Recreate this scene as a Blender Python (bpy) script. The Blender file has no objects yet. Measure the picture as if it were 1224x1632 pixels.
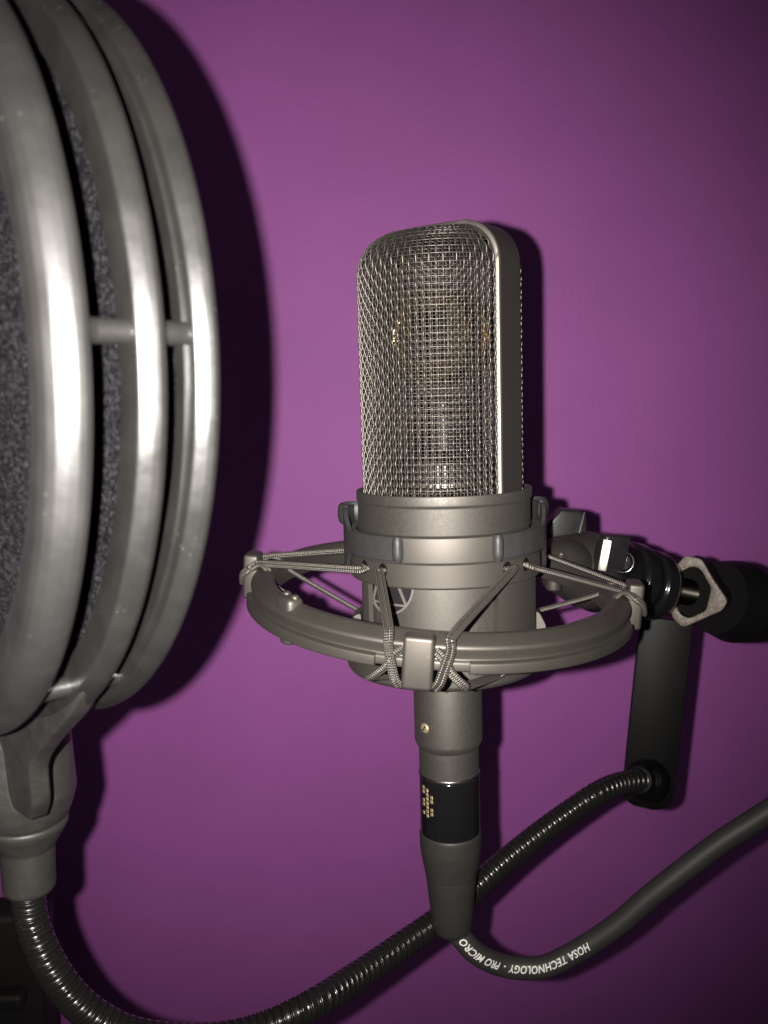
import bpy, bmesh, math, random
import numpy as np
from mathutils import Vector, Matrix
R = math.radians
random.seed(4); rng = np.random.default_rng(4)
SC = bpy.context.scene

# ------------------------------------------------------------------ camera
F = 1411.0                      # focal length in photo pixels (1224 x 1632)
PITCH = R(7.0)
CAMZ = 1.2
cam_d = bpy.data.cameras.new('camera'); cam = bpy.data.objects.new('camera', cam_d)
SC.collection.objects.link(cam); SC.camera = cam
cam.location = (0, 0, CAMZ); cam.rotation_euler = (R(90) - PITCH, 0, 0)
cam_d.sensor_fit = 'VERTICAL'; cam_d.sensor_height = 4.8; cam_d.lens = 4.8 * F / 1632
cam_d.clip_start = 0.01; cam_d.clip_end = 20
cam_d.dof.use_dof = True; cam_d.dof.focus_distance = 0.262; cam_d.dof.aperture_fstop = 2.6
FW = Vector((0, math.cos(PITCH), -math.sin(PITCH))); UP = Vector((0, math.sin(PITCH), math.cos(PITCH)))
def at(px, py, d):
    return Vector((0, 0, CAMZ)) + Vector((1, 0, 0)) * ((px - 612) / F * d) + UP * ((816 - py) / F * d) + FW * d

# ------------------------------------------------------------------ world + flash
W = bpy.data.worlds.new('World'); SC.world = W; W.use_nodes = True
bg = W.node_tree.nodes['Background']; bg.inputs[0].default_value = (0.9, 0.85, 0.95, 1); bg.inputs[1].default_value = 0.03
fl = bpy.data.lights.new('flash', 'SPOT'); flo = bpy.data.objects.new('flash', fl); SC.collection.objects.link(flo)
fl.energy = 10.6; fl.color = (1.0, 0.955, 0.90); fl.shadow_soft_size = 0.0016; fl.spot_size = R(89); fl.spot_blend = 1.0
flo.location = at(612, 816, 0.0) + Vector((-0.0122, 0, 0.0008))
aim = at(440, 750, 0.75) - flo.location
flo.rotation_euler = aim.to_track_quat('-Z', 'Y').to_euler()
SC.view_settings.view_transform = 'Standard'; SC.view_settings.look = 'None'
SC.view_settings.exposure = 0.0; SC.view_settings.gamma = 1.0
SC.render.engine = 'CYCLES'; SC.cycles.max_bounces = 6

# ------------------------------------------------------------------ materials
def material(name, col, rough=0.5, metal=0.0, spec=0.5, bump=None, mottle=None, dust=None, coat=0, rvar=0, dcol=(0.16, 0.145, 0.12)):
    m = bpy.data.materials.new(name); m.use_nodes = True; nt = m.node_tree; N = nt.nodes; L = nt.links
    b = N['Principled BSDF']
    b.inputs['Base Color'].default_value = (*col, 1); b.inputs['Roughness'].default_value = rough
    b.inputs['Metallic'].default_value = metal; b.inputs['Specular IOR Level'].default_value = spec
    b.inputs['Coat Weight'].default_value = coat; b.inputs['Coat Roughness'].default_value = 0.08
    tc = N.new('ShaderNodeTexCoord')
    def noise(scale, detail=3, rough_=0.6):
        n = N.new('ShaderNodeTexNoise'); n.inputs['Scale'].default_value = scale; n.inputs['Detail'].default_value = detail
        n.inputs['Roughness'].default_value = rough_; L.new(tc.outputs['Object'], n.inputs['Vector']); return n
    colout = None
    if mottle:
        n = noise(mottle[0], 5); r = N.new('ShaderNodeMapRange'); r.inputs[1].default_value = 0.3; r.inputs[2].default_value = 0.7
        r.inputs[3].default_value = 1 - mottle[1]; r.inputs[4].default_value = 1 + mottle[1]; L.new(n.outputs[0], r.inputs[0])
        mx = N.new('ShaderNodeVectorMath'); mx.operation = 'SCALE'; mx.inputs[0].default_value = col; L.new(r.outputs[0], mx.inputs['Scale'])
        colout = mx.outputs[0]
    if dust:      # specks and lint lying on the surface
        v = N.new('ShaderNodeTexVoronoi'); v.inputs['Scale'].default_value = dust[0]; L.new(tc.outputs['Object'], v.inputs['Vector'])
        lt = N.new('ShaderNodeMapRange'); lt.inputs[1].default_value = 0.10; lt.inputs[2].default_value = 0.17; lt.inputs[3].default_value = 1; lt.inputs[4].default_value = 0
        L.new(v.outputs['Distance'], lt.inputs[0])
        n = noise(dust[2], 4); th = N.new('ShaderNodeMapRange'); th.inputs[1].default_value = 0.55; th.inputs[2].default_value = 0.68; L.new(n.outputs[0], th.inputs[0])
        sp = N.new('ShaderNodeSeparateColor'); L.new(v.outputs['Color'], sp.inputs[0])
        g = N.new('ShaderNodeMath'); g.operation = 'GREATER_THAN'; g.inputs[1].default_value = 1 - dust[1]; L.new(sp.outputs[0], g.inputs[0])
        a = N.new('ShaderNodeMath'); a.operation = 'MULTIPLY'; L.new(lt.outputs[0], a.inputs[0]); L.new(g.outputs[0], a.inputs[1])
        c = N.new('ShaderNodeMath'); c.operation = 'MULTIPLY'; L.new(a.outputs[0], c.inputs[0]); L.new(th.outputs[0], c.inputs[1])
        mx = N.new('ShaderNodeMix'); mx.data_type = 'RGBA'; L.new(c.outputs[0], mx.inputs[0])
        if colout: L.new(colout, mx.inputs[6])
        else: mx.inputs[6].default_value = (*col, 1)
        mx.inputs[7].default_value = (*dcol, 1); colout = mx.outputs[2]
    if colout: L.new(colout, b.inputs['Base Color'])
    if rvar:
        n = noise(rvar[0], 5); r = N.new('ShaderNodeMapRange'); r.inputs[1].default_value = 0.3; r.inputs[2].default_value = 0.7
        r.inputs[3].default_value = max(0.03, rough - rvar[1]); r.inputs[4].default_value = rough + rvar[1]
        L.new(n.outputs[0], r.inputs[0]); L.new(r.outputs[0], b.inputs['Roughness'])
    if bump:
        n = noise(bump[0], 3); bp = N.new('ShaderNodeBump'); bp.inputs['Strength'].default_value = bump[1]; bp.inputs['Distance'].default_value = bump[2]
        L.new(n.outputs[0], bp.inputs['Height']); L.new(bp.outputs[0], b.inputs['Normal'])
    return m
M = {}
M['wall'] = material('purple_paint', (0.39, 0.110, 0.40), 0.58, spec=0.32, bump=(330, 0.5, 0.0006), mottle=(9, 0.06))
M['body'] = material('bronze_grey_satin', (0.108, 0.100, 0.090), 0.57, 0.82, bump=(3800, 0.25, 0.00006), mottle=(3000, 0.10), rvar=(900, 0.05))
M['band'] = material('grille_frame_satin', (0.115, 0.102, 0.092), 0.38, 0.80, bump=(4000, 0.2, 0.00005))
M['emblem'] = material('emblem_metal', (0.22, 0.20, 0.18), 0.5, 0.6)
M['bracket'] = material('bracket_dark', (0.060, 0.054, 0.049), 0.55, 0.7, bump=(3000, .2, .00005))
M['edge'] = material('pale_edge_metal', (0.25, 0.225, 0.20), 0.50, 0.9, bump=(4000, 0.2, 0.00004))
M['wire'] = material('grille_wire', (0.128, 0.117, 0.104), 0.46, 0.85)
M['wire2'] = material('inner_grille_wire', (0.085, 0.071, 0.064), 0.45, 0.75)
M['recess_shade'] = material('recess_shade_black', (0.0035, 0.003, 0.003), 0.8, spec=.1)  # near-black colour standing in for shade inside holes and slots
M['goldrough'] = material('gold_print', (0.50, 0.41, 0.24), 0.42, .7, bump=(1500, .8, .0002))
M['gold'] = material('gold', (0.75, 0.56, 0.26), 0.22, 1.0, bump=(900, 0.5, 0.0002))
M['silver'] = material('silver_metal', (0.40, 0.38, 0.34), 0.28, 1.0)
M['ring'] = material('mount_grey_satin', (0.108, 0.098, 0.086), 0.52, 0.80, bump=(3500, 0.22, 0.00006), mottle=(60, 0.10), dust=(1500, 0.55, 55), dcol=(.5, .44, .30))
M['cage'] = material('cradle_grey', (0.118, 0.108, 0.096), 0.57, 0.82, bump=(3500, 0.25, 0.00006), dust=(1100, 0.06, 60))
M['rubber'] = material('dark_rubber', (0.030, 0.029, 0.030), 0.50, 0.0, bump=(2500, 0.2, 0.00005), mottle=(300, 0.15), dust=(1500, 0.18, 120))
M['black'] = material('black_plastic', (0.013, 0.012, 0.013), 0.38, bump=(1500, 0.15, 0.00006), mottle=(250, 0.2))
M['blackgloss'] = material('black_gloss', (0.006, 0.0058, 0.006), 0.14, spec=0.6, rvar=(500, 0.05))
M['pop'] = material('pop_filter_plastic', (0.0125, 0.0118, 0.0112), 0.38, spec=1.0, bump=(700, 0.08, 0.0002), mottle=(110, 0.13), dust=(1000, 0.6, 60), rvar=(160, 0.06))
M['popdull'] = material('pop_filter_dull_plastic', (0.0125, 0.0118, 0.0115), 0.46, spec=1.0, bump=(900, 0.10, 0.0002), mottle=(80, 0.12), dust=(800, 0.2, 60), rvar=(120, .06))
M['stem'] = material('stem_plastic', (0.026, 0.0242, 0.0226), 0.38, spec=0.9, bump=(1000, 0.5, 0.00022), mottle=(200, 0.2), rvar=(300, 0.08))
M['nut'] = material('nut_grey', (0.026, 0.024, 0.022), 0.48, bump=(2600, 0.4, 0.0001), mottle=(300, 0.15))
M['stud'] = material('dark_threaded_steel', (0.03, 0.027, 0.022), 0.2, 1.0)
M['clutch'] = material('clutch_black', (0.0045, 0.0042, 0.0042), 0.5, spec=.22, bump=(1500, 0.2, 0.00005))
M['bar'] = material('bar_black', (0.0032, 0.003, 0.003), 0.5, spec=.15, bump=(1500, 0.2, 0.00005))
M['goose'] = material('gooseneck_black', (0.011, 0.0102, 0.0092), 0.26, 0.2, spec=0.6, rvar=(300, 0.10), dust=(1500, .3, 60))
M['cable'] = material('cable_rubber', (0.030, 0.028, 0.0265), 0.55, spec=0.4, bump=(1800, 0.15, 0.00005), mottle=(150, 0.1))
M['boot'] = material('boot_rubber', (0.024, 0.022, 0.020), 0.50, spec=0.45, bump=(2500, 0.3, 0.00005), rvar=(300, 0.06))
M['print'] = material('white_print', (0.80, 0.78, 0.74), 0.6, mottle=(1500, 0.2))
M['worn'] = material('worn_metal', (0.125, 0.104, 0.085), 0.5, 0.3, bump=(1400, 0.8, 0.0003), mottle=(450, 0.45))
M['cabinet'] = material('black_cabinet', (0.014, 0.013, 0.012), 0.5, spec=.3, bump=(900, 0.3, 0.0002), mottle=(40, 0.15))

# woven pop-filter cloth
def cloth():
    m = bpy.data.materials.new('pop_filter_cloth'); m.use_nodes = True; nt = m.node_tree; N = nt.nodes; L = nt.links
    b = N['Principled BSDF']; tc = N.new('ShaderNodeTexCoord')
    v = N.new('ShaderNodeTexVoronoi'); v.inputs['Scale'].default_value = 1100; v.inputs['Randomness'].default_value = 0.9
    n = N.new('ShaderNodeTexNoise'); n.inputs['Scale'].default_value = 1600; n.inputs['Detail'].default_value = 4; n.inputs['Roughness'].default_value = 0.75
    L.new(tc.outputs['Object'], v.inputs['Vector']); L.new(tc.outputs['Object'], n.inputs['Vector'])
    cr = N.new('ShaderNodeValToRGB'); e = cr.color_ramp.elements
    e[0].position = 0.46; e[0].color = (0.0008, 0.0008, 0.0012, 1); e[1].position = 0.64; e[1].color = (0.065, 0.060, 0.068, 1)
    k = cr.color_ramp.elements.new(0.54); k.color = (0.0115, 0.0108, 0.0138, 1)
    L.new(n.outputs[0], cr.inputs[0]); L.new(cr.outputs[0], b.inputs['Base Color'])
    b.inputs['Roughness'].default_value = 0.5; b.inputs['Specular IOR Level'].default_value = 0.3
    bp = N.new('ShaderNodeBump'); bp.inputs['Strength'].default_value = 0.9; bp.inputs['Distance'].default_value = 0.0005
    ad = N.new('ShaderNodeMath'); ad.operation = 'ADD'; L.new(v.outputs['Distance'], ad.inputs[0]); L.new(n.outputs[0], ad.inputs[1])
    L.new(ad.outputs[0], bp.inputs['Height']); L.new(bp.outputs[0], b.inputs['Normal']); return m
M['cloth'] = cloth()
# braided elastic: light and dark threads wound round the cord (uv = turns, length)
def braid():
    m = bpy.data.materials.new('braided_elastic'); m.use_nodes = True; nt = m.node_tree; N = nt.nodes; L = nt.links
    b = N['Principled BSDF']; uv = N.new('ShaderNodeUVMap'); uv.uv_map = 'UVMap'; sx = N.new('ShaderNodeSeparateXYZ'); L.new(uv.outputs[0], sx.inputs[0])
    def wave(sign):
        a = N.new('ShaderNodeMath'); a.operation = 'MULTIPLY'; a.inputs[1].default_value = 4 * 2 * math.pi; L.new(sx.outputs[0], a.inputs[0])
        c = N.new('ShaderNodeMath'); c.operation = 'MULTIPLY'; c.inputs[1].default_value = sign * 5200; L.new(sx.outputs[1], c.inputs[0])
        s = N.new('ShaderNodeMath'); s.operation = 'ADD'; L.new(a.outputs[0], s.inputs[0]); L.new(c.outputs[0], s.inputs[1])
        q = N.new('ShaderNodeMath'); q.operation = 'SINE'; L.new(s.outputs[0], q.inputs[0]); return q
    p = N.new('ShaderNodeMath'); p.operation = 'MULTIPLY'; L.new(wave(1).outputs[0], p.inputs[0]); L.new(wave(-1).outputs[0], p.inputs[1])
    cr = N.new('ShaderNodeValToRGB'); e = cr.color_ramp.elements; e[0].position = 0.42; e[0].color = (0.012, 0.011, 0.010, 1); e[1].position = 0.62; e[1].color = (0.20, 0.182, 0.16, 1)
    mr = N.new('ShaderNodeMapRange'); mr.inputs[1].default_value = -1; L.new(p.outputs[0], mr.inputs[0]); L.new(mr.outputs[0], cr.inputs[0])
    L.new(cr.outputs[0], b.inputs['Base Color']); b.inputs['Roughness'].default_value = 0.36; b.inputs['Metallic'].default_value = 0.45
    bp = N.new('ShaderNodeBump'); bp.inputs['Strength'].default_value = 0.8; bp.inputs['Distance'].default_value = 0.0002
    L.new(mr.outputs[0], bp.inputs['Height']); L.new(bp.outputs[0], b.inputs['Normal']); return m
M['braid'] = braid()

# ------------------------------------------------------------------ helpers
def tag(o, label=None, cat=None, group=None, kind=None):
    for k, v in (('label', label), ('category', cat), ('group', group), ('kind', kind)):
        if v: o[k] = v
    return o
def empty(name, mat):
    o = bpy.data.objects.new(name, None); SC.collection.objects.link(o); o.matrix_world = mat; o.empty_display_size = 0.01; return o
class MB:
    def __init__(s): s.v = []; s.f = []; s.n = 0; s.uv = []
    def add(s, V, Fc, T=None, uv=None):
        V = np.asarray(V, float).reshape(-1, 3)
        if T is not None:
            A = np.array(T); V = V @ A[:3, :3].T + A[:3, 3]
        s.v.append(V); s.f += [tuple(int(i) + s.n for i in f) for f in Fc] if not isinstance(Fc, np.ndarray) else (Fc + s.n).tolist()
        s.uv.append(uv if uv is not None else np.zeros((len(V), 2))); s.n += len(V); return s
    def build(s, name, mat, parent=None, smooth=True, sharp=32, local=None):
        V = np.concatenate(s.v); me = bpy.data.meshes.new(name); me.from_pydata(V.tolist(), [], s.f)
        me.materials.append(mat); me.polygons.foreach_set('use_smooth', [smooth] * len(me.polygons))
        U = np.concatenate(s.uv)
        if U.any():
            lay = me.uv_layers.new(name='UVMap'); idx = np.zeros(len(me.loops), int); me.loops.foreach_get('vertex_index', idx)
            lay.data.foreach_set('uv', U[idx].ravel())
        if smooth and sharp: me.set_sharp_from_angle(angle=R(sharp))
        me.update(); o = bpy.data.objects.new(name, me); SC.collection.objects.link(o)
        if parent: o.parent = parent
        return o
def gridfaces(nu, nv, closeu=False, closev=False):
    iu = np.arange(nu if closeu else nu - 1); iv = np.arange(nv if closev else nv - 1)
    a, b = np.meshgrid(iu, iv, indexing='ij'); a2 = (a + 1) % nu; b2 = (b + 1) % nv
    return np.stack([a * nv + b, a2 * nv + b, a2 * nv + b2, a * nv + b2], -1).reshape(-1, 4)
def rnd(pts, r, closed=False, k=4):
    """round the corners of a 2D outline"""
    P = [np.array(p, float) for p in pts]; n = len(P); out = []
    for i in range(n):
        if not closed and i in (0, n - 1): out.append(P[i]); continue
        a, b, c = P[i - 1], P[i], P[(i + 1) % n]; da, dc = a - b, c - b; la, lc = np.linalg.norm(da), np.linalg.norm(dc)
        if la < 1e-9 or lc < 1e-9: continue
        rr = min(r, la * .45, lc * .45); p0 = b + da / la * rr; p1 = b + dc / lc * rr
        for t in np.linspace(0, 1, k): out.append((1 - t) ** 2 * p0 + 2 * t * (1 - t) * b + t * t * p1)
    return out
def lathe(prof, n=96, a0=0, a1=None, closed=False):
    """prof: list of (r, z); angle 0 = towards the camera (-Y), growing to +X"""
    P = np.array(prof, float); full = a1 is None
    th = np.linspace(0, 2 * math.pi, n, endpoint=False) if full else np.linspace(a0, a1, n)
    V = np.stack([P[None, :, 0] * np.sin(th)[:, None], -P[None, :, 0] * np.cos(th)[:, None], np.broadcast_to(P[None, :, 1], (len(th), len(P)))], -1)
    m = len(P); Fc = gridfaces(n, m, full, closed).tolist()
    if not full and closed: Fc += [tuple(range(m)), tuple(reversed(range((n - 1) * m, n * m)))]
    return V.reshape(-1, 3), Fc
def smooth_path(P, n=200):
    P = np.array([list(p) for p in P], float); k = len(P); T = np.linspace(0, k - 1, n); out = []
    ext = np.vstack([2 * P[0] - P[1], P, 2 * P[-1] - P[-2]])
    for t in T:
        i = min(int(t), k - 2); u = t - i; p0, p1, p2, p3 = ext[i:i + 4]
        out.append(.5 * ((2 * p1) + (-p0 + p2) * u + (2 * p0 - 5 * p1 + 4 * p2 - p3) * u * u + (-p0 + 3 * p1 - 3 * p2 + p3) * u ** 3))
    out = np.array(out)                                        # resample evenly
    for _ in range(1):
        s = np.r_[0, np.cumsum(np.linalg.norm(np.diff(out, axis=0), axis=1))]; q = np.linspace(0, s[-1], n)
        out = np.stack([np.interp(q, s, out[:, i]) for i in range(3)], 1)
    return out
def frames(P, ref=(0, 0, 1)):
    T = np.gradient(P, axis=0); T /= np.linalg.norm(T, axis=1)[:, None]
    N = np.zeros_like(P); r = np.array(ref, float); n = r - T[0] * (r @ T[0])
    if np.linalg.norm(n) < 1e-3: n = np.array([1., 0, 0]) - T[0] * T[0][0]
    n /= np.linalg.norm(n)
    for i in range(len(P)):
        n = n - T[i] * (n @ T[i]); n /= np.linalg.norm(n); N[i] = n
    return T, N, np.cross(T, N)
def tube(P, rad, k=12, cap=True, uv=False, radf=None, ref=(0, 0, 1)):
    P = np.asarray(P, float); T, N, B = frames(P, ref); n = len(P); ph = np.linspace(0, 2 * math.pi, k, endpoint=False)
    s = np.r_[0, np.cumsum(np.linalg.norm(np.diff(P, axis=0), axis=1))]
    rr = np.broadcast_to(np.asarray(rad, float).reshape(-1, 1), (n, k)) if radf is None else radf(s[:, None], ph[None, :])
    V = P[:, None] + rr[..., None] * (np.cos(ph)[None, :, None] * N[:, None] + np.sin(ph)[None, :, None] * B[:, None])
    Fc = gridfaces(n, k, False, True)[:, ::-1].tolist()
    if cap: Fc += [tuple(range(k)), tuple(reversed(range((n - 1) * k, n * k)))]
    U = np.stack([np.broadcast_to(ph[None, :] / (2 * math.pi), (n, k)), np.broadcast_to(s[:, None], (n, k))], -1).reshape(-1, 2) if uv else None
    return V.reshape(-1, 3), Fc, U
def prism(outline, z0, z1):
    n = len(outline); V = [(x, y, z0) for x, y in outline] + [(x, y, z1) for x, y in outline]
    return V, [tuple(reversed(range(n))), tuple(range(n, 2 * n))] + [(i, (i + 1) % n, (i + 1) % n + n, i + n) for i in range(n)]
def bevelled(V, Fc, w, seg=3):
    bm = bmesh.new(); vs = [bm.verts.new(v) for v in V]
    for f in Fc: bm.faces.new([vs[i] for i in f])
    bmesh.ops.recalc_face_normals(bm, faces=bm.faces[:])
    ed = [e for e in bm.edges if len(e.link_faces) == 2 and e.calc_face_angle(0) > R(30)]
    bmesh.ops.bevel(bm, geom=ed, offset=w, segments=seg, profile=.5, affect='EDGES', clamp_overlap=True)
    bm.verts.index_update(); V = [tuple(v.co) for v in bm.verts]; Fc = [tuple(v.index for v in f.verts) for f in bm.faces]; bm.free(); return V, Fc
def box(sx, sy, sz, w=0.0, c=(0, 0, 0)):
    o = [(-sx / 2 + c[0], -sy / 2 + c[1]), (sx / 2 + c[0], -sy / 2 + c[1]), (sx / 2 + c[0], sy / 2 + c[1]), (-sx / 2 + c[0], sy / 2 + c[1])]
    V, Fc = prism(o, -sz / 2 + c[2], sz / 2 + c[2]); return bevelled(V, Fc, w) if w else (V, Fc)
def basis(o, x, y, z): return Matrix(((x[0], y[0], z[0], o[0]), (x[1], y[1], z[1], o[1]), (x[2], y[2], z[2], o[2]), (0, 0, 0, 1)))
mm = 0.001
def pol(r, az, z): return (r * mm * math.sin(R(az)), -r * mm * math.cos(R(az)), z * mm)

# ------------------------------------------------------------------ wall
mb = MB(); yw = 0.575 * math.cos(PITCH)
mb.add([(-2.5, 0, -1.2), (2.5, 0, -1.2), (2.5, 0, 1.6), (-2.5, 0, 1.6), (-2.5, .1, -1.2), (2.5, .1, -1.2), (2.5, .1, 1.6), (-2.5, .1, 1.6)],
       [(0, 1, 2, 3), (5, 4, 7, 6), (3, 2, 6, 7), (1, 0, 4, 5), (4, 0, 3, 7), (1, 5, 6, 2)])
w = mb.build('wall', M['wall'], smooth=False); w.location = (0, yw + 0.03, 1.2); tag(w, 'plain purple painted wall behind the microphone', 'wall', kind='structure')

# ------------------------------------------------------------------ microphone
MIC = Matrix.Translation(at(707, 780, 0.275)) @ Matrix.Rotation(R(-1.6), 4, 'Y')
mic = tag(empty('microphone', MIC), 'large grey side address condenser microphone with woven wire grille held upright in the shock mount', 'microphone')
FRONT = -37.0                                   # azimuth the grille faces
RG, ZT, RC, VB = 24.6, 78.5, 12.2, 6.6            # grille radius, height, corner radius, half width of the frame band (mm)
def gsurf(th, s, Rr, H, sign):
    """th: angle from front, s: height along the profile (mm) -> local mic coordinates"""
    z0 = H - RC; L = 1.30 * RC
    ph = np.clip((s - z0) / L, 0, 1) * math.pi / 2
    z = np.where(s < z0, s, z0 + RC * np.sin(ph)); wv = Rr - RC * (1 - np.cos(ph))
    u = wv * np.sin(th); v = VB - .3 + (Rr * np.cos(th) - VB + .3) * np.maximum(np.cos(ph), 0) ** .75
    a = R(FRONT) + (0 if sign > 0 else math.pi)
    x = u * math.cos(a) + v * math.sin(a); y = u * math.sin(a) - v * math.cos(a)
    return np.stack(np.broadcast_arrays(x, y, z), -1) * mm
def gnorm(th, s, Rr, H, sign):
    e = 1e-3; n = np.cross(gsurf(th + e, s, Rr, H, sign) - gsurf(th - e, s, Rr, H, sign), gsurf(th, s + .05, Rr, H, sign) - gsurf(th, s - .05, Rr, H, sign))
    ln = np.linalg.norm(n, axis=-1, keepdims=True); n = n / np.maximum(ln, 1e-12); return n
def weave(mb, Rr, H, p, wr, k, seg, sign, jit=0.0, hs=1.0, av=1.05, ha=1.0):
    tmax = math.acos((VB + .35) / Rr); smax = H - RC + 1.30 * RC; amp = wr * av
    ni = int(tmax * Rr / p)
    for i in range(-ni, ni + 1):
        n = int(smax / p * seg); s = np.linspace(0, smax - .2, n); th = np.full(n, i * p / Rr)
        if jit: th = th + jit * np.sin(s * .21 + i * 1.7) / Rr
        off = amp * (1 if i % 2 else -1) * np.cos(math.pi * s / p)
        P = gsurf(th, s, Rr, H, sign) + gnorm(th, s, Rr, H, sign) * (off * mm)[:, None]
        V, Fc, _ = tube(P, wr * mm, k, False, ref=(.3, .9, .1)); mb.add(V, np.array(Fc))
    for j in range(0, int(smax / p)):
        n = int(2 * tmax * Rr / p * seg); th = np.linspace(-tmax, tmax, n); s = np.full(n, j * p)
        if jit: s = s + jit * np.sin(th * 5 + j * 2.3)
        off = -amp * ha * (1 if j % 2 else -1) * np.cos(math.pi * th * Rr / p)
        P = gsurf(th, s, Rr, H, sign) + gnorm(th, s, Rr, H, sign) * ((off - wr * .45 * (hs < 1)) * mm)[:, None]
        V, Fc, _ = tube(P, wr * hs * mm, k, False); mb.add(V, np.array(Fc))
mb = MB(); weave(mb, RG, ZT - 1.7, 1.92, 0.27, 6, 6, 1, .05, .56, 1.10, .12); weave(mb, RG - .45, ZT - 1.7, 1.90, 0.22, 5, 4, -1, .05, .72, 1.2, .3)
mb.build('grille_mesh', M['wire'], mic, sharp=0)
mb = MB(); weave(mb, RG - 1.5, ZT - 2.4, 1.02, 0.15, 4, 2, 1); weave(mb, RG - 1.5, ZT - 2.4, 1.02, 0.15, 4, 2, -1)
mb.build('inner_mesh', M['wire2'], mic, sharp=0)
# frame band: inverted U
def uoutline(Rr, H, rc, n=16):
    P = [(Rr, -1.0), (Rr, 25), (Rr, H - rc)]
    P += [(Rr - rc + rc * math.cos(a), H - rc + rc * math.sin(a)) for a in np.linspace(0, math.pi / 2, n)[1:]]
    P += [(Rr * .25, H + .15), (0, H + .2)]
    return P + [(-x, z) for x, z in reversed(P[:-1])]
Uo = uoutline(RG - .35, ZT, RC); Ui = uoutline(RG - 2.2, ZT - 1.8, RC - 1.2)
sec = [(0, -VB + .9), (0, -VB + .9), (1, -VB), (1, VB), (0, VB - .9)]
rows = []
for (xo, zo), (xi, zi) in zip(Uo, Ui):
    d = np.array([xo - xi, zo - zi]); ch = 1.15
    o = np.array([xo, zo]); dn = d / np.linalg.norm(d)
    r_ = [(*(np.array([xi, zi])), -VB), (*(o - dn * 1.0), -VB), (*(o - dn * .95), -VB - .02), (*o, -VB + .95), (*o, VB - .95), (*(o - dn * .03), VB - .9), (*(o - dn * .95), VB + .02), (xi, zi, VB)]
    rows.append(r_)
V = []; a = R(FRONT)
for r_ in rows:
    for u, z, v in r_:                           # v > 0 is the front side
        V.append(((u * math.cos(a) + v * math.sin(a)) * mm, (u * math.sin(a) - v * math.cos(a)) * mm, z * mm))
mb = MB(); mb.add(V, gridfaces(len(rows), 8, False, True)); mb.build('grille_frame', M['band'], mic, sharp=20)
# chamfered front edge of the frame, in a paler metal than the band
V = []
for (xo, zo), (xi, zi) in zip(Uo, Ui):
    o = np.array([xo, zo]); dn = np.array([xo - xi, zo - zi]); dn /= np.linalg.norm(dn)
    for q, v in ((1.35, VB - .3), (1.25, VB + .10), (.25, VB + .02), (-.02, VB - .35), (-.02, VB - .6)):
        e_ = o - dn * q; V.append(((e_[0] * math.cos(a) + v * math.sin(a)) * mm, (e_[0] * math.sin(a) - v * math.cos(a)) * mm, e_[1] * mm))
mb = MB(); mb.add(V, gridfaces(len(Uo), 5)); mb.build('frame_edge', M['edge'], mic, sharp=50)
# collar and body
mb = MB(); mb.add(*lathe(rnd([(0, -3), (25.3, -3), (26.1, 0.6), (27.15, .6), (27.15, -2.3), (26.65, -2.9), (26.65, -10.9), (26.0, -11.4), (25.8, -11.4)], .35), 160), T=Matrix.Scale(mm, 4)); mb.build('collar', M['body'], mic, sharp=40)
mb = MB(); mb.add(*lathe(rnd([(25.8, -11.2), (26.3, -11.8), (26.3, -53.5), (25.5, -54.5), (0, -54.5)], .4), 160), T=Matrix.Scale(mm, 4)); mb.build('body', M['body'], mic, sharp=40)
mb = MB(); mb.add(*lathe(rnd([(0, -54), (10.9, -54), (10.9, -80.2), (10.2, -81.8), (9.65, -82.3), (9.65, -91.2), (0, -91.2)], .5), 96), T=Matrix.Scale(mm, 4)); mb.build('neck', M['body'], mic, sharp=40)
# screw in the neck
def surf_frame(r, az, z):      # matrix on a cylinder surface: X tangent, Y up, Z outward
    a_ = R(az); o = pol(r, az, z); return basis(o, (math.cos(a_), math.sin(a_), 0), (0, 0, 1), (math.sin(a_), -math.cos(a_), 0))
sc_ = MB(); sc_.add(*lathe([(0, .45), (1.2, .35), (1.6, .05), (1.6, -.4)], 24), T=surf_frame(10.9, -46, -74) @ Matrix.Scale(mm, 4))
scr = sc_.build('screw', M['goldrough'], mic)
sl = MB(); sl.add(*box(1.9, .35, .1, 0, (0, 0, .42)), T=surf_frame(10.9, -46, -74) @ Matrix.Scale(mm, 4) @ Matrix.Rotation(R(55), 4, 'Z')); sl.build('screw_slot', M['recess_shade'], scr)  # dark strip painting the shade of the slot
# emblem: triangle inside a circle, on a dark disc
def on_cyl(u, w, h, az, z, r): return pol(r + h, az + math.degrees(u / r), z + w)
em = MB(); dk = MB(); EA, EZ, ER = -44.0, -25.2, 9.1
def cyl_strip(mb, pts, wd, h):
    pts = np.array(pts, float); T = np.gradient(pts, axis=0); T /= np.linalg.norm(T, axis=1)[:, None]; Nn = np.stack([-T[:, 1], T[:, 0]], 1); V = []
    for p, n in zip(pts, Nn):
        for q, hh in ((-1, 0), (-.8, h), (.8, h), (1, 0)):
            e_ = p + n * wd / 2 * q; V.append(on_cyl(e_[0], e_[1], hh, EA, EZ, 26.3))
    mb.add(V, gridfaces(len(pts), 4))
t = np.linspace(0, 2 * math.pi, 90); cyl_strip(em, np.stack([ER * np.cos(t), ER * np.sin(t)], 1), 0.8, .45)
A_, B_, C_ = [np.array([ER * math.cos(R(q)), ER * math.sin(R(q))]) for q in (90, 222, 318)]
for p, q in ((A_, B_), (B_, C_), (C_, A_)): cyl_strip(em, [p + (q - p) * k for k in np.linspace(0, 1, 14)], .7, .45)
emo = em.build('emblem', M['emblem'], mic)
rr_ = np.linspace(0, ER, 8); V = [on_cyl(r_ * math.cos(t_), r_ * math.sin(t_), .06, EA, EZ, 26.3) for r_ in rr_ for t_ in t[:-1]]
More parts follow.
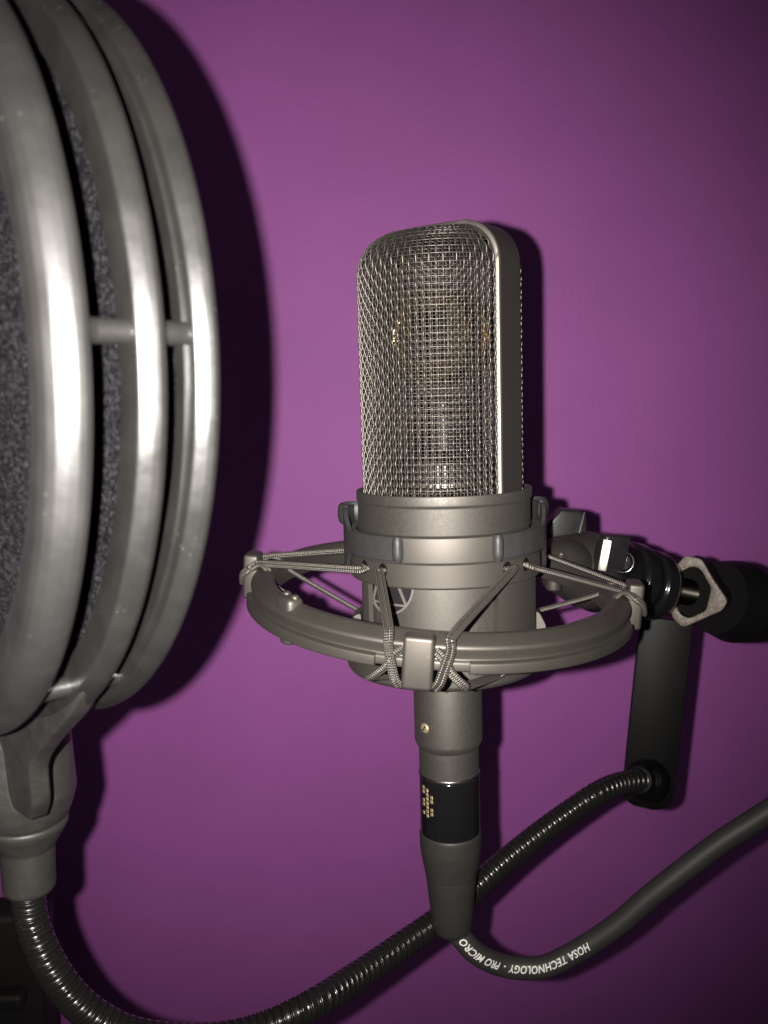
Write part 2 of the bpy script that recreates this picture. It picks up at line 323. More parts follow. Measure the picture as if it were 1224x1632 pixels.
dk.add(V, gridfaces(8, 89, False, True)); dk.build('emblem_backing', M['black'], emo)
# capsule and its posts inside the grille
cf = Matrix.Rotation(R(FRONT), 4, 'Z')
cp = MB()
for sgn in (1, -1):
    face = basis((0, -sgn * 6.5 * mm, 47 * mm), (1, 0, 0), (0, 0, 1), (0, -sgn, 0))
    cp.add(*lathe(rnd([(0, 0), (11.5, 0), (12, 1.2), (14.5, 1.2), (14.5, -3)], .3), 48), T=cf @ face @ Matrix.Scale(mm, 4))
cap = cp.build('capsule', M['gold'], mic)
cb = MB(); cb.add(*lathe(rnd([(0, 29), (7, 29), (7.5, 27), (7.5, 12), (17, 9), (17, 1.5), (0, 1.5)], .6), 40), T=cf @ Matrix.Scale(mm, 4))
for xx in (-12, 12): cb.add(*box(2.0, 2.0, 44, .3, (xx, 0, 26)), T=cf @ Matrix.Scale(mm, 4))
cb.add(*box(15, 14, 15, 1, (0, 0, 47)), T=cf @ Matrix.Scale(mm, 4))
cb.build('capsule_mount', M['black'], mic)
cs = MB(); SM0 = Matrix.Scale(mm, 4)
for (x_, y_, z_) in ((-7, -8, 24), (7, -8, 24), (0, -9, 20), (10, -7, 36), (-10, -6, 36)):
    cs.add(*lathe([(0, 1.2), (1.0, 1.0), (1.4, 0), (1.4, -3)], 14), T=cf @ basis((x_ * mm, y_ * mm, z_ * mm), (1, 0, 0), (0, 0, 1), (0, -1, 0)) @ Matrix.Scale(mm, 4))
cs.add(*lathe([(17.2, 1.2), (20, 2.4), (20, 3.4), (17.0, 3.8)], 48), T=cf @ Matrix.Scale(mm, 4))
for x_, z_ in ((-2.2, 33.5), (.1, 34.8), (6.2, 32.5), (5.6, 29.5), (4.6, 27.2), (3.6, 24.8), (2.8, 23.0), (7.2, 50), (-12, 40)):  # added silver beads standing in for glints behind the mesh
    cs.add(*lathe([(0, .55), (.5, .35), (.62, 0), (.5, -.4), (0, -.6)], 10), T=basis((x_ * mm, -math.sqrt(21.6 ** 2 - x_ * x_) * mm, z_ * mm), (1, 0, 0), (0, 0, 1), (0, -1, 0)) @ SM0)
cs.build('capsule_fitting_glints', M['silver'], mic)

# ------------------------------------------------------------------ shock mount
mount = tag(empty('shock_mount', MIC), 'round grey shock mount ring with elastic cords holding the microphone', 'shock mount')
SM = Matrix.Scale(mm, 4)
RINGT = Matrix.Translation((-2.2 * mm, 0, -31.8 * mm)) @ Matrix.Rotation(R(4.3), 4, 'Y') @ Matrix.Rotation(R(4.0), 4, 'X') @ Matrix.Scale(.957, 4)
ring = MB()
ring.add(*lathe(rnd([(53.5, -3.6), (53.5, 3.2), (54.8, 4.4), (57.0, 4.7), (60.9, 2.4), (61.3, 1.6), (60.7, -.2), (60.3, -1.6), (61.2, -2.2), (61.2, -4.6), (56, -4.6)], .45, True), 256, closed=True), T=RINGT @ SM)
PEG = [-8.0, 83.0, 174.0, 263.5]; HOLE = {p: h for p, h in zip(PEG, (-4, 86, 176, 266))}
for p in PEG:                                      # raised lip between the pegs
    ring.add(*lathe(rnd([(60.0, -1.6), (62.4, -1.9), (62.5, -4.9), (58, -5.1)], .5, True), 64, R(p + 12.5), R(p + 77.5), closed=True), T=RINGT @ SM)
ring.build('ring', M['ring'], mount, sharp=35)
pg0 = None
for p in PEG:
    m_ = MB(); o8 = [(-4.1, -2.7), (4.1, -2.7), (4.1, 2.4), (-4.1, 2.4)]; sd = abs(math.cos(R(p))) < .5
    V, Fc = prism(o8, -6.5 if sd else -8.6, 8.6 if sd else 6.0); V, Fc = bevelled(V, Fc, 1.1, 4)
    m_.add(V, Fc, T=RINGT @ Matrix.Translation(pol(62.4, p, -.6)) @ Matrix.Rotation(R(p), 4, 'Z') @ SM); m_.build('peg', M['ring'], mount, sharp=35)
for az in (-52, 128):                              # clip block with two small studs clamping the ring
    m_ = MB(); CT = RINGT @ Matrix.Translation(pol(57.6, az, 0)) @ Matrix.Rotation(R(az), 4, 'Z') @ SM
    m_.add(*box(8.0, 5.6, 6.4, 1.7, (0, 0, 3.2)), T=CT)
    for dx in (-2.2, 2.2): m_.add(*lathe(rnd([(0, 7.2), (.9, 7.1), (1.3, 6.5), (1.3, 5)], .3), 20), T=CT @ Matrix.Translation((dx, .4, 0)))
    m_.add(*lathe(rnd([(3.0, -3), (3.0, -7.4), (2.2, -8.0), (0, -8.1)], .5), 24), T=CT @ Matrix.Translation((0, .6, 0)))
    m_.build('ring_clip', M['ring'], mount, sharp=35)
# cradle
cg = MB()
cg.add(*lathe(rnd([(27.6, -11.0), (28.8, -10.6), (29.9, -10.9), (29.9, -18.0), (29.5, -18.5), (29.5, -25.2), (29.1, -25.7), (27.6, -25.7)], .3, True), 180, closed=True), T=SM)
cg.add(*lathe(rnd([(27.6, -46.5), (29.9, -46.5), (30.5, -47.2), (30.5, -53.9), (29.6, -55.1), (12.0, -55.1), (12.0, -54.2), (27.6, -54.2)], .35, True), 180, closed=True), T=Matrix.Translation((-1.0 * mm, 0, 0)) @ SM)
for az in (-98, 92): cg.add(*lathe(rnd([(27, -38), (29, -38.5), (31.0, -42.5), (31.0, -49), (27, -49)], .8, True), 20, R(az - 14), R(az + 14), closed=True), T=SM)
for c0, c1 in ((28, 68), (118, 158), (208, 248), (-63.5, -57)):
    cg.add(*lathe([(27.0, -25.5), (28.6, -25.5), (28.6, -47.8), (27.0, -47.8)], 24, R(c0), R(c1), closed=True), T=SM)
cg.build('cradle', M['cage'], mount, sharp=35)
for s_, e0, e1 in ((-1, 29, 152), (1, 25, 150)):
    cl = MB(); n = 60; V = []
    for az in np.linspace(e0, e1, n):
        q = min(1, max(0, (az - 68) / 22)); q = q * q * (3 - 2 * q)
        zt = -10.6 + 5.6 * q; zb = -17.6 - 8.0 * q; ro = 31.0 + .5 * q
        for r_, z_ in ((30.0, zt), (ro - .3, zt), (ro, zt - .4), (ro, zb + .4), (ro - .3, zb), (30.0, zb)): V.append(pol(r_ / mm * mm, s_ * az, z_))
    cl.add(V, gridfaces(n, 6, False, True).tolist() + [tuple(range(6)), tuple(reversed(range((n - 1) * 6, n * 6)))])
    P = [pol(31.1, s_ * e0, z_) for z_ in np.linspace(-10.4, -18.0, 8)]
    V, Fc, _ = tube(P, [1.0 * mm, 1.5 * mm, 1.6 * mm, 1.6 * mm, 1.6 * mm, 1.6 * mm, 1.4 * mm, .8 * mm], 14, ref=(1, 0, 0)); cl.add(V, Fc)
    # curled tab at the back end
    P = smooth_path([pol(r_, s_ * az_, -6.8) for r_, az_ in ((30.5, 92), (32.6, 97), (33.0, 104), (31.6, 110), (29.2, 112))], 24)
    V, Fc, _ = tube(P, 1.0 * mm, 10); V = np.array(V); V[:, 2] = (V[:, 2] + 6.8 * mm) * 3.2 - 7.2 * mm; cl.add(V, Fc)
    cl.build('clamp_strap', M['rubber'], mount, sharp=35)
# elastic cords
def cordpath(pts, n=160): return smooth_path(pts, n)
def cord(pts, r=0.72):
    P = cordpath(pts); T, N, B = frames(P, (0, 0, 1)); mb = MB()
    for s_ in (-1, 1):
        Q = P + B * s_ * r * .92 * mm
        def rf(s, ph): return r * mm * (1 + .07 * np.cos(4 * ph + s * 5200) * np.cos(4 * ph - s * 5200))
        n = max(60, int(np.linalg.norm(np.diff(Q, axis=0), axis=1).sum() / .00016)); Q = smooth_path(Q[::6], n)
        V, Fc, U = tube(Q, r * mm, 16, True, True, radf=rf); mb.add(V, Fc, uv=U)
    return mb
def ringp(r, az, z): return tuple(RINGT @ Vector(pol(r, az, z)))
for p in PEG:
    q = HOLE[p]; front = abs(math.cos(R(p))) > .5
    for s_ in (-1, 1):
        top = [pol(28.0, q + s_ * 37, -20.2), pol(30.4, q + s_ * 37, -20.9), pol(31.6, q + s_ * 36.2, -21.4)]
        if front: top += [ringp(59.5, p + s_ * 8.6, 5.6), ringp(62.4, p + s_ * 7.6, 1.5), ringp(64.2, p + s_ * 6.0, -4.0), ringp(64.0, p + s_ * 5.0, -7.5), ringp(62.6, p + s_ * 3.6, -9.6)]
        else: top += [ringp(58.5, p + s_ * 5.2, 5.8), ringp(62.0, p + s_ * 5.0, 4.2), ringp(65.0, p + s_ * 3.8, 1.6), ringp(66.0, p + s_ * 1.6, -1.2), ringp(65.9, p + s_ * .5, -2.2)]
        cord(top).build('elastic_cord', M['braid'], mount, sharp=0)
        if front: low = [pol(27.6, q + s_ * 31, -50.0), pol(31.2, q + s_ * 30.5, -50.0), pol(32.4, q + s_ * 25, -50.6), ringp(58, p + s_ * 12.5, -9.8), ringp(62.2, p + s_ * 11.5, -8.2),
              ringp(63.0, p + s_ * 7.8, -4.2), ringp(62.6, p + s_ * 6.0, -.8), ringp(61.0, p + s_ * 3.4, 1.5)]
        else: low = [pol(27.6, q + s_ * 30, -43.5), pol(30.6, q + s_ * 29, -43.2), ringp(53.0, p + s_ * 12, -.5), ringp(55.5, p + s_ * 9, 3.6), ringp(58.5, p + s_ * 6, 5.6), ringp(62.5, p + s_ * 4.6, 3.0)]
        cord(low).build('elastic_cord', M['braid'], mount, sharp=0)
# dark discs painting the shade in the holes where the cords enter
for p in PEG:
    for s_ in (-1, 1):
        h = MB(); h.add(*lathe([(0, .12), (1.45, .12), (1.6, .0)], 24), T=surf_frame(29.55, HOLE[p] + s_ * 37.0, -20.7) @ SM @ Matrix.Scale(1.25, 4, (0, 1, 0))); h.build('cord_hole_shade', M['recess_shade'], mount)

# bracket from the ring and swivel joint (to the right, behind)
IM = MIC.inverted()
def wl(px, py, d): return IM @ at(px, py, d)
def axisframe(A, B, up=(0, 0, 1)):
    z = (B - A).normalized(); x = Vector(up).cross(z).normalized(); y = z.cross(x); return basis(A, x, y, z)
A0, B0 = wl(872, 893, .322), wl(1085, 944, .352); AF = axisframe(A0, B0); LL = (B0 - A0).length / mm
sw = MB()
sw.add(*lathe(rnd([(0, 0), (7.0, 0), (9.5, 2.5), (13.6, 15), (14.4, 17), (14.4, 21.5), (12.8, 22.3), (12.8, 30)], .5), 64), T=AF @ SM)
sw.build('swivel_housing', M['bracket'], mount, sharp=35)
so = MB(); so.add(*lathe(rnd([(12.6, 21.8), (14.8, 22.8), (15.2, 24.0), (15.2, 25.5), (14.4, 26.5), (14.4, 33), (13.2, 34), (13.2, 36), (14.6, 37), (14.6, 42), (12.4, 45.5), (12.2, 47.0), (13.6, 48.0), (13.6, 52.5), (12.2, 55.5), (8.0, 57.5), (0, 57.5)], .5), 64), T=AF @ SM)
so.build('swivel_knob', M['blackgloss'], mount, sharp=35)
sb = MB(); sb.add(*box(12, 5, 12.5, 1.2), T=axisframe(wl(970, 886, .330), wl(990, 890, .333)) @ SM @ Matrix.Rotation(R(0), 4, 'Z'))
# arm joining ring to housing
V = []; 
pth = smooth_path([RINGT @ Vector(pol(57, 132, 0)), RINGT @ Vector(pol(66, 130, 1.5)), wl(925, 915, .328), wl(935, 900, .334)], 24)
br = MB(); Vt, Ft, _ = tube(pth, np.linspace(7.5, 9.5, 24) * mm, 24); br.add(Vt, Ft); br.build('bracket', M['bracket'], mount, sharp=40)
# stepped collar with an added silver plate standing in for its highlight
hk = MB(); hk.add(*bevelled(*prism([(-5.5, -9), (5.5, -9), (5.5, 9), (-5.5, 9)], -3.2, 3.2), 1.4, 3), T=basis(wl(972, 890, .3165), Vector((.93, .33, -.12)).normalized(), Vector((.18, -.1, .98)).normalized(), Vector((.33, -.94, -.04)).normalized()) @ SM)
hk.build('pivot_block', M['black'], mount, sharp=35)
st_ = MB(); pn = Vector((-.27, -.95, .13)).normalized(); py_ = Vector((.20, .06, .98)); py_ = (py_ - pn * py_.dot(pn)).normalized(); px_ = py_.cross(pn)
st_.add(*box(3.4, 11.5, 1.2, .4), T=basis(wl(964, 885, .3105), px_, py_, pn) @ SM)
st_.build('highlight_plate', M['silver'], mount, sharp=35)
ph_ = MB(); ph_.add(*lathe(rnd([(0, -.4), (2.9, -.4), (3.3, .9), (4.0, .9), (4.5, .0), (4.5, -5)], .3), 32), T=axisframe(wl(993, 896, .3155), wl(984, 889, .29)) @ SM)
ph_.build('pivot_screw', M['blackgloss'], mount, sharp=35)
# thumb lever standing above the housing
lv = MB(); OL = [(-9, -9), (-8.6, 2), (-3.6, 7.8), (3.5, 7.6), (6.2, 6.2), (6.8, -1), (9, -9)]
lv.add(*bevelled(*prism(OL, -4.5, 4.5), 1.0, 3), T=basis(wl(903, 843, .335), Vector((1, .12, -.1)).normalized(), Vector((.06, 0, 1)).normalized(), Vector((.1, -1, 0)).normalized()) @ SM)
lv.add(*bevelled(*prism([(0, -6), (3.2, 0), (4.6, 7.5), (5.2, 7.4), (4.4, 0), (2, -6.5)], 4.6, 5.6), .2, 2), T=basis(wl(903, 843, .335), Vector((1, .12, -.1)).normalized(), Vector((.06, 0, 1)).normalized(), Vector((.1, -1, 0)).normalized()) @ SM)
lv.build('thumb_lever', M['black'], mount, sharp=35)

# ------------------------------------------------------------------ boom stand end (right edge)
B1, C1 = at(1076, 942, .350), at(1215, 972, .385)
BF = axisframe(B1, C1)
HF = basis(at(1112, 946, .352), Vector((.52, .85, -.03)).normalized(), Vector((-.02, .05, 1)).normalized(), Vector((.85, -.52, 0)).normalized())
boom = tag(empty('boom_stand', Matrix.Translation(at(1112, 946, .352))), 'black boom stand end with worn metal hexagonal flange at the right edge', 'boom stand')
IB = boom.matrix_world.inverted()
def bl(px, py, d): return IB @ at(px, py, d)
hexo = [(-2, 14.6), (5.5, 14.0), (12.5, 5.5), (15.2, -3.5), (12.5, -7.5), (-5, -14.8), (-10.5, -11), (-12, 0), (-9, 10)]
# the flange faces left and towards the camera
FN = Vector((-.50, -.86, .10)).normalized(); FX = Vector((0, 0, 1)).cross(FN).normalized(); FY = FN.cross(FX)
HFm = basis(bl(1113, 946, .347), FX, FY, FN)
def ringplate(outer, inner, z0, z1):
    n = len(outer); V = [(x, y, z) for z in (z0, z1) for x, y in outer] + [(x, y, z) for z in (z0, z1) for x, y in inner]
    o0, o1, i0, i1 = 0, n, 2 * n, 3 * n; Fc = []
    for k in range(n):
        l = (k + 1) % n; Fc += [(o0 + k, o0 + l, o1 + l, o1 + k), (i0 + l, i0 + k, i1 + k, i1 + l), (o1 + k, o1 + l, i1 + l, i1 + k), (o0 + l, o0 + k, i0 + k, i0 + l)]
    return V, Fc
def resamp(poly, n):
    P = np.array(poly + [poly[0]], float); s = np.r_[0, np.cumsum(np.linalg.norm(np.diff(P, axis=0), axis=1))]; q = np.linspace(0, s[-1], n, endpoint=False)
    return [(np.interp(t_, s, P[:, 0]), np.interp(t_, s, P[:, 1])) for t_ in q]
hexo = [(-5.9, 14.4), (.3, 13.6), (4.8, 6.4), (11, -1.7), (9.3, -5.5), (-5.1, -14.1), (-9.6, -10.2), (-11, 0), (-9, 10)]
hx = resamp([tuple(p) for p in rnd(hexo, 1.6, True, 5)], 72)
inn = []
for x, y in hx:
    a_ = math.atan2(y + .5, x + 1.5); inn.append((-2.9 + 7.3 * math.cos(a_) + .25 * math.sin(7 * a_), 0.2 + 9.9 * math.sin(a_) + .3 * math.sin(5 * a_ + 1)))
fg = MB(); fg.add(*bevelled(*ringplate(hx, inn, -3, 0), .5, 2), T=HFm @ SM); fg.build('flange', M['worn'], boom, sharp=40)
fb = MB()
fb.add(*bevelled(*prism([(x * .99, y * .99) for x, y in hx[::3]], -16, -3.2), 1.6, 3), T=HFm @ SM)
sp = [bl(1140, 952, .366), bl(1165, 957, .372), bl(1190, 965, .378), bl(1225, 980, .386), bl(1330, 1010, .41)]
V, Fc, _ = tube(smooth_path(sp, 40), np.interp(np.linspace(0, 1, 40), [0, .16, .30, .45, .6, 1], [15, 17.6, 15.5, 10.5, 8.5, 8.5]) * mm, 40); fb.add(V, Fc)
fo = MB(); fo.add(*lathe(rnd([(0, -3.05), (9.9, -3.05), (10.1, -.4), (10.2, .05)], .1), 48), T=HFm @ Matrix.Translation((-2.9 * mm, .2 * mm, 0)) @ Matrix.Scale(.74, 4, (1, 0, 0)) @ SM); fo.build('flange_bore', M['recess_shade'], boom)  # bore lined near-black, its shade put into the colour
fb.build('clutch_housing', M['clutch'], boom, sharp=35)
th_ = MB(); TA, TB = bl(1066, 938, .343), bl(1112, 947, .352); TF = axisframe(TA, TB); L_ = (TB - TA).length / mm; prof = [(0, 0)]
for k in range(9): prof += [(4.4, k * 1.3 + .3), (5.3, k * 1.3 + .9)]
prof += [(4.5, 12.5), (0, 12.5)]
th_.add(*lathe(prof, 48), T=TF @ SM); th_.build('threaded_stud', M['stud'], boom, sharp=60)

# ------------------------------------------------------------------ microphone cable with its plug
cab = tag(empty('microphone_cable', MIC), 'black microphone cable with white lettering plugged into the bottom of the microphone', 'cable')
plug = MB(); plug.add(*lathe(rnd([(9.3, -91.8), (9.7, -92.2), (9.75, -111.2), (9.3, -111.4), (0, -111.4)], .3), 96), T=SM); pl = plug.build('plug_shell', M['blackgloss'], cab, sharp=35)
m_ = MB(); m_.add(*lathe(rnd([(9.0, -90.7), (9.85, -90.9), (9.95, -91.6), (9.4, -92.3), (9.0, -92.2)], .15), 96), T=SM); m_.build('silver_ring', M['silver'], cab)
gm = MB()                                                    # small gold relief marks
for i in range(3):
    for j in range(7):
        if (i + j) % 3 == 2 and i != 1: continue
        gm.add(*bevelled(*prism([(-.55, -.5), (.4, -.62), (.55, .5), (-.4, .62)], 0, .3), .1, 1), T=surf_frame(9.76, -60 + i * 10.5, -94.4 - j * 1.4 - i * .5) @ SM @ Matrix.Rotation(R(18), 4, 'Z'))
gm.build('gold_mark', M['goldrough'], pl)
m_ = MB(); m_.add(*lathe(rnd([(9.2, -111.0), (9.95, -111.3), (10.1, -112.2), (10.0, -117), (9.3, -121.5), (8.35, -126.6)], .4), 96), T=SM)
m_.build('clamp_nut', M['boot'], cab, sharp=45)
m_ = MB(); m_.add(*lathe(rnd([(8.2, -126.4), (8.25, -127.2), (7.8, -132), (7.0, -140), (6.3, -145.4), (5.2, -147.2), (0, -146.8)], .9), 96), T=SM); m_.build('strain_relief', M['boot'], cab, sharp=45)
def cl_(px, py, d): return IM @ at(px, py, d)
base = Vector((0, 0, -.139))
cpts = [base, Vector((0.0003, 0, -.1445)), cl_(745, 1506, .2925), cl_(768, 1525, .294), cl_(799, 1538, .296), cl_(835, 1543, .296), cl_(872, 1539, .295), cl_(928, 1511, .294), cl_(983, 1474, .292), cl_(1038, 1427, .290), cl_(1094, 1383, .288), cl_(1149, 1342, .286), cl_(1205, 1306, .284), cl_(1262, 1268, .282), cl_(1350, 1205, .28)]
CP = smooth_path(cpts, 420)
V, Fc, _ = tube(CP, 3.6 * mm, 40); m_ = MB(); m_.add(V, Fc); cobj = m_.build('cable_jacket', M['cable'], cab, sharp=0)
# lettering wrapped on the jacket
CPw = np.array([list(MIC @ Vector(p)) for p in CP]); rel = CPw - np.array([0, 0, CAMZ])
pxs = 612 + F * rel[:, 0] / (rel @ np.array(FW)); sarc = np.r_[0, np.cumsum(np.linalg.norm(np.diff(CP, axis=0), axis=1))]
def s_at(px): i = int(np.argmin(abs(pxs[:330] - px))); return sarc[i]
s_start, s_end = s_at(941), s_at(733)
tcu = bpy.data.curves.new('lettering', 'FONT'); tcu.body = 'HOSA TECHNOLOGY  -  PRO MICRO'; tcu.size = 1; tcu.shear = .22; tcu.offset = .018; tcu.space_character = 1.05; tcu.resolution_u = 3
to = bpy.data.objects.new('lettering', tcu); SC.collection.objects.link(to); bpy.context.view_layer.update()
me0 = bpy.data.meshes.new_from_object(to.evaluated_get(bpy.context.evaluated_depsgraph_get())); bpy.data.objects.remove(to)
bm = bmesh.new(); bm.from_mesh(me0); xs = [v.co.x for v in bm.verts]; x0, x1 = min(xs), max(xs)
for k in np.arange(x0, x1, .12): bmesh.ops.bisect_plane(bm, geom=bm.verts[:] + bm.edges[:] + bm.faces[:], plane_co=(k, 0, 0), plane_no=(1, 0, 0))
for k in np.arange(-.1, .9, .09): bmesh.ops.bisect_plane(bm, geom=bm.verts[:] + bm.edges[:] + bm.faces[:], plane_co=(0, k, 0), plane_no=(0, 1, 0))
T_, N_, B_2 = frames(CP); camL = np.array(IM @ Vector((0, 0, CAMZ))); hgt = 2.35 * mm / .7
for v in bm.verts:
    s = s_start + (s_end - s_start) * (v.co.x - x0) / (x1 - x0); yy = (v.co.y - .35) * hgt
    P = np.array([np.interp(s, sarc, CP[:, i]) for i in range(3)]); T = np.array([np.interp(s, sarc, T_[:, i]) for i in range(3)]); T /= np.linalg.norm(T)
    tocam = camL - P; tocam -= T * (tocam @ T); tocam /= np.linalg.norm(tocam)
    side = np.cross(T, tocam)                              # sideways on the jacket
    if side @ np.array(IM.to_3x3() @ UP) > 0: side = -side   # text up = picture down
    ang = (yy + 0.55 * mm) / (3.6 * mm); v.co = Vector(P + (tocam * math.cos(ang) + side * math.sin(ang)) * 3.64 * mm)
me1 = bpy.data.meshes.new('lettering'); bm.to_mesh(me1); bm.free(); me1.materials.append(M['print'])
lo = bpy.data.objects.new('lettering', me1); SC.collection.objects.link(lo); lo.parent = cobj

# ------------------------------------------------------------------ pop filter
def camvec(x, y, z): return Vector((1, 0, 0)) * x + FW * y + UP * z
al, el = .8525, .0998
PN = camvec(math.sin(al) * math.cos(el), math.cos(al) * math.cos(el), math.sin(el))      # towards the microphone
PC = Vector((0, 0, CAMZ)) + camvec(-.0942, .1867, .0303)
PX = PN.cross(UP).normalized(); PY = PX.cross(PN).normalized()
PF = basis(PC, PX, PY, PN)                                                                 # x = right edge direction, z = away
pop = tag(empty('pop_filter', PF), 'black round pop filter of three hoops with cloth screens on a gooseneck', 'pop filter')
def plathe(prof, n=256):
    P = np.array(prof); th = np.linspace(0, 2 * math.pi, n, endpoint=False)
    V = np.stack([P[None, :, 0] * np.cos(th)[:, None], P[None, :, 0] * np.sin(th)[:, None], np.broadcast_to(P[None, :, 1], (n, len(P)))], -1)
    return V.reshape(-1, 3), gridfaces(n, len(P), True, True)[:, ::-1].tolist()
S2, S3 = 12.0, 21.7
HO = [(0, 77.5, 14.0, 6.6, 'popdull'), (S2, 77.5, 9.0, 4.6, 'pop'), (S3, 77.5, 9.0, 4.2, 'pop')]
for z, Ro, wd, t, mt in HO:
    if mt == 'popdull': prof = [(Ro - wd, -.2 * t), (Ro - wd * .75, -.40 * t), (Ro - 6.5, -.56 * t), (Ro - 4.2, -.58 * t), (Ro - 2.6, -.50 * t), (Ro - 1.4, -.34 * t), (Ro - .55, -.12 * t), (Ro - .1, .12 * t), (Ro - .05, .3 * t), (Ro - .5, .46 * t), (Ro - 1.4, .5 * t), (Ro - wd, .48 * t)]
    else: prof = [(Ro - wd, -.30 * t), (Ro - wd + .6, -.46 * t), (Ro - 4.5, -.53 * t), (Ro - 1.9, -.53 * t), (Ro - 1.45, -.50 * t), (Ro - 1.0, -.34 * t), (Ro - .35, -.06 * t), (Ro, .2 * t), (Ro - .1, .36 * t), (Ro - .5, .47 * t), (Ro - 1.2, .5 * t), (Ro - wd, .48 * t)]
    prof = [(p_[0], p_[1] + z - (2.6 if z == 0 else 1.6)) for p_ in prof]; prof = [tuple(p_) for p_ in rnd(prof, .22, True, 3)]
    m_ = MB(); m_.add(*plathe(prof), T=SM)
    if z == S3: m_.add(*plathe([(Ro - wd * .5 + q_, z - 1.6 - h_ * t) for q_, h_ in ((0, .5), (.2, .66), (.8, .66), (1.0, .5), (.5, .3))]), T=SM)
    h = m_.build('hoop', M[mt], pop, sharp=50)
    # cloth with a slight bow
    rr_ = np.linspace(0.001, Ro - wd + .4, 14); th = np.linspace(0, 2 * math.pi, 96, endpoint=False)
    V = np.stack([rr_[:, None] * np.cos(th), rr_[:, None] * np.sin(th), np.broadcast_to((z - 1.2 + .3 * np.cos(rr_ / Ro * 1.5))[:, None], (14, 96))], -1)
    m_ = MB(); m_.add(V, gridfaces(14, 96, False, True), T=SM); V2 = V.copy(); V2[..., 2] += .5; m_.add(V2, gridfaces(14, 96, False, True), T=SM)
    m_.build('cloth_screen', M['cloth'], pop, sharp=0)
for k in range(6):
    a_ = R(-2.5 + 60 * k); m_ = MB(); r_ = 73.3
    for z0, z1 in ((1.5, S2 - 1.5), (S2 + 1.0, S3 - .8)):
        V, Fc = lathe(rnd([(0, z0 - .6), (2.6, z0 - .6), (2.0, z0 + .8), (1.95, z1 - 1.2), (2.7, z1), (2.7, z1 + .5), (0, z1 + .5)], .3), 24); m_.add(V, Fc, T=Matrix.Translation((r_ * mm * math.cos(a_), r_ * mm * math.sin(a_), 0)) @ SM)
    m_.build('spacer', M['pop'], pop, sharp=40)
IP = PF.inverted()
# neck fin growing from the middle hoop
zh = [(IP @ at(38, 1240, d_)).z / mm for d_ in (.18, .20)]; dh = .18 + .02 * (S2 + 5.2 - zh[0]) / (zh[1] - zh[0])
dk_ = dh / .190; HB = at(38, 1240, dh); hb = IP @ HB
def pf(px, py, zz):          # point of the middle hoop's plane seen at a photo pixel
    o = Vector((0, 0, CAMZ)); d = (at(px, py, 1) - o); nrm = PN; q = (PC + PN * zz * mm - o).dot(nrm) / d.dot(nrm); return IP @ (o + d * q)
out = [pf(*p, S2) for p in ((160, 1098), (134, 1138), (108, 1166), (88, 1190), (74, 1215), (69, 1243), (65, 1280), (54, 1306))]
out = [(p.x / mm, p.y / mm) for p in out]; cx = hb.x / mm
lefts = [(2 * (cx - 1.5) - x, y) for x, y in reversed(out)]
sm_ = [tuple(p[:2]) for p in smooth_path([(x, y, 0) for x, y in out], 24)]; sml = [(2 * (cx - 1.5) - x, y) for x, y in reversed(sm_)]
topc = [(74.0 * math.cos(a_), 74.0 * math.sin(a_)) for a_ in np.linspace(math.atan2(sml[-1][1], sml[-1][0]), math.atan2(sm_[0][1], sm_[0][0]), 14)]
FV, FF = bevelled(*prism(list(reversed(sm_ + sml + topc)), S2 - 3.6, S2 + .9), .7, 3)
y0 = hb.y / mm + 12
FV = [(x, y, z + .16 * max(0, y0 - y)) for x, y, z in FV]; m_ = MB(); m_.add(FV, FF, T=SM)
m_.build('neck_fin', M['stem'], pop, sharp=35)
VF = IP @ basis(HB, (1, 0, 0), (0, 1, 0), (0, 0, 1)) @ Matrix.Scale(dk_, 4)
m_ = MB(); m_.add(*lathe(rnd([(0, 12.5), (8.9, 12.5), (9.9, 10.6), (10.7, -2.5), (9.7, -6.2), (8.7, -8.6), (0, -8.6)], .6), 72), T=VF @ SM); m_.build('hub', M['stem'], pop, sharp=35)
m_ = MB(); m_.add(*lathe(rnd([(0, -8.8), (8.6, -9.0), (8.8, -10), (8.2, -11.2), (6.2, -14.6), (5.7, -15.4), (5.5, -24.6), (4.9, -25.6), (0, -25.6)], .5), 72), T=VF @ SM); m_.build('collar_nut', M['nut'], pop, sharp=35)
# gooseneck
dg = dh + .0035
qd = lambda t: dg + (.256 - dg) * t ** 1.5
gp = [(41, 1380, dg - .001), (43, 1410, dg - .0005), (46, 1440, dg), (50, 1468, qd(.03)), (65, 1510, qd(.07)), (88, 1553, qd(.13)), (116, 1590, qd(.2)), (150, 1619, qd(.28)), (200, 1645, qd(.38)), (268, 1657, qd(.52)), (345, 1656, qd(.68)), (420, 1638, qd(.84)), (500, 1600, .256), (560, 1562, .270),
      (600, 1535, .279), (645, 1504, .288), (692, 1471, .296), (735, 1436, .303), (776, 1399, .309), (812, 1367, .314), (861, 1328, .320), (905, 1296, .325), (950, 1266, .329), (985, 1250, .337), (1022, 1243, .344), (1040, 1243, .350)]
GP = smooth_path([IP @ at(*p) for p in gp], 3200); pitch = 2.55 * mm
def grad(s, ph):
    f_ = (s / pitch - ph / (2 * math.pi)) % 1.0
    g_ = lambda c, w: np.exp(-((f_ - c) / w) ** 2)
    return mm * (4.22 - .55 * g_(.5, .085) + .16 * g_(.30, .09) + .10 * g_(.70, .09))
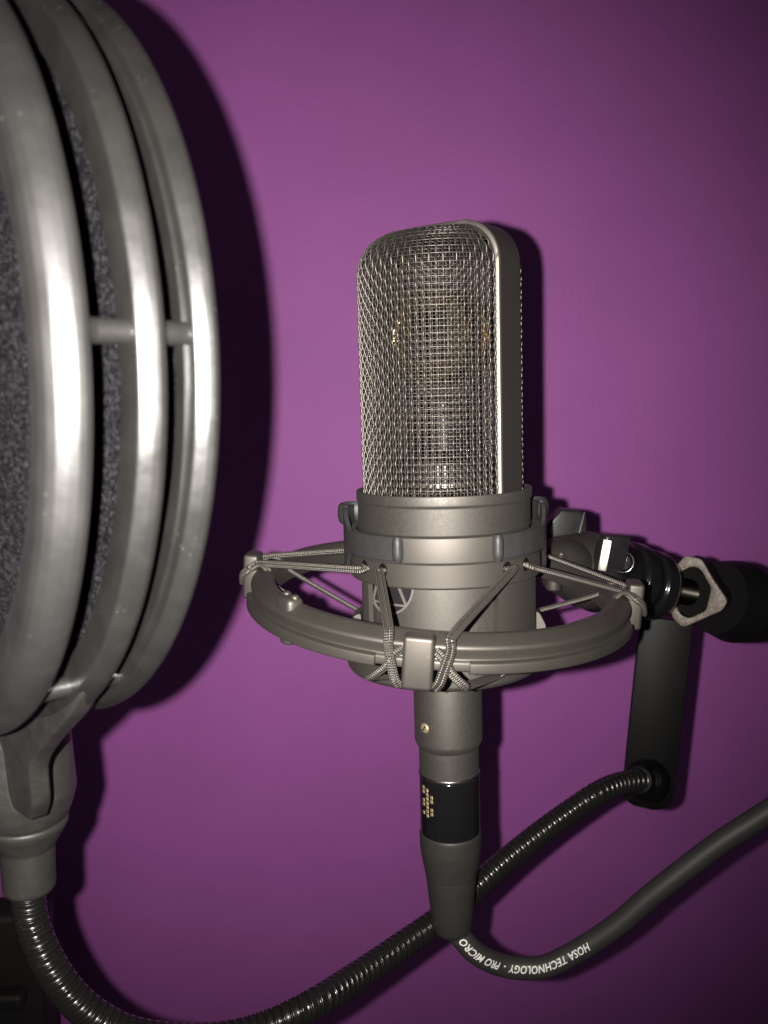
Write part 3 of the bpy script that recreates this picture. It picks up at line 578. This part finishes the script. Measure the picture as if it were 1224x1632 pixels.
V, Fc, _ = tube(GP, 4 * mm, 28, radf=grad); m_ = MB(); m_.add(V, np.array(Fc[:-2])); m_.build('gooseneck', M['goose'], pop, sharp=0)
# clamp bar the gooseneck screws into
pt, pb = at(1062, 985, .362), at(1032, 1262, .372); yv = (pt - pb).normalized(); nv = Vector((-.22, -1, .02)); xv = yv.cross(-nv).normalized() * 1; xv = nv.cross(yv).normalized() * -1
zv = xv.cross(yv).normalized(); ctr = (pt + pb) / 2; Lb = (pt - pb).length / mm; hw = 10.3
BFm = IP @ basis(ctr, xv, yv, zv)
ol = [(hw, Lb / 2), (-hw, Lb / 2)] + [(-hw + 7 - 7 * math.cos(q), -Lb / 2 + 1 - 7 * math.sin(q)) for q in np.linspace(0, R(90), 8)] + [(hw - 8 + 8 * math.sin(q), -Lb / 2 + 1.5 - 8 * math.cos(q)) for q in np.linspace(0, R(90), 8)]
m_ = MB(); m_.add(*bevelled(*prism(ol, -3, 3), .5, 2), T=BFm @ SM); cbm = m_.build('clamp_bar', M['bar'], pop, sharp=35)
SO = axisframe(IP @ at(1018, 1243, .344), IP @ at(1046, 1246, .368))
m_ = MB(); m_.add(*lathe(rnd([(4.2, -1.5), (5.4, -1.2), (5.8, 0), (5.9, 5), (8.0, 9), (8.6, 14), (0, 14)], .5), 40), T=SO @ SM); m_.build('socket', M['bar'], cbm, sharp=35)

# ------------------------------------------------------------------ black cabinet at the lower left
ct = at(-190, 1545, .53)
cabn = tag(empty('speaker_cabinet', Matrix.Translation(ct + Vector((0, 0, -.10)))), 'black cabinet with a raised ledge in the lower left corner behind the gooseneck', 'cabinet')
tz = (at(0, 1456, .53) - (ct + Vector((0, 0, -.10)))).z; rx = (at(66, 1456, .53) - ct).x
m_ = MB(); m_.add(*box(rx + .15, .025, tz + .25, .004, ((rx - .15) / 2, .0125, (tz - .25) / 2))); m_.build('case', M['cabinet'], cabn, sharp=35)
lz = (at(0, 1592, .525) - (ct + Vector((0, 0, -.10)))).z
m_ = MB(); m_.add(*box(rx + .14, .012, .010, .003, ((rx - .15) / 2 - .003, -.0062, lz))); m_.build('ledge', M['cabinet'], cabn, sharp=35)
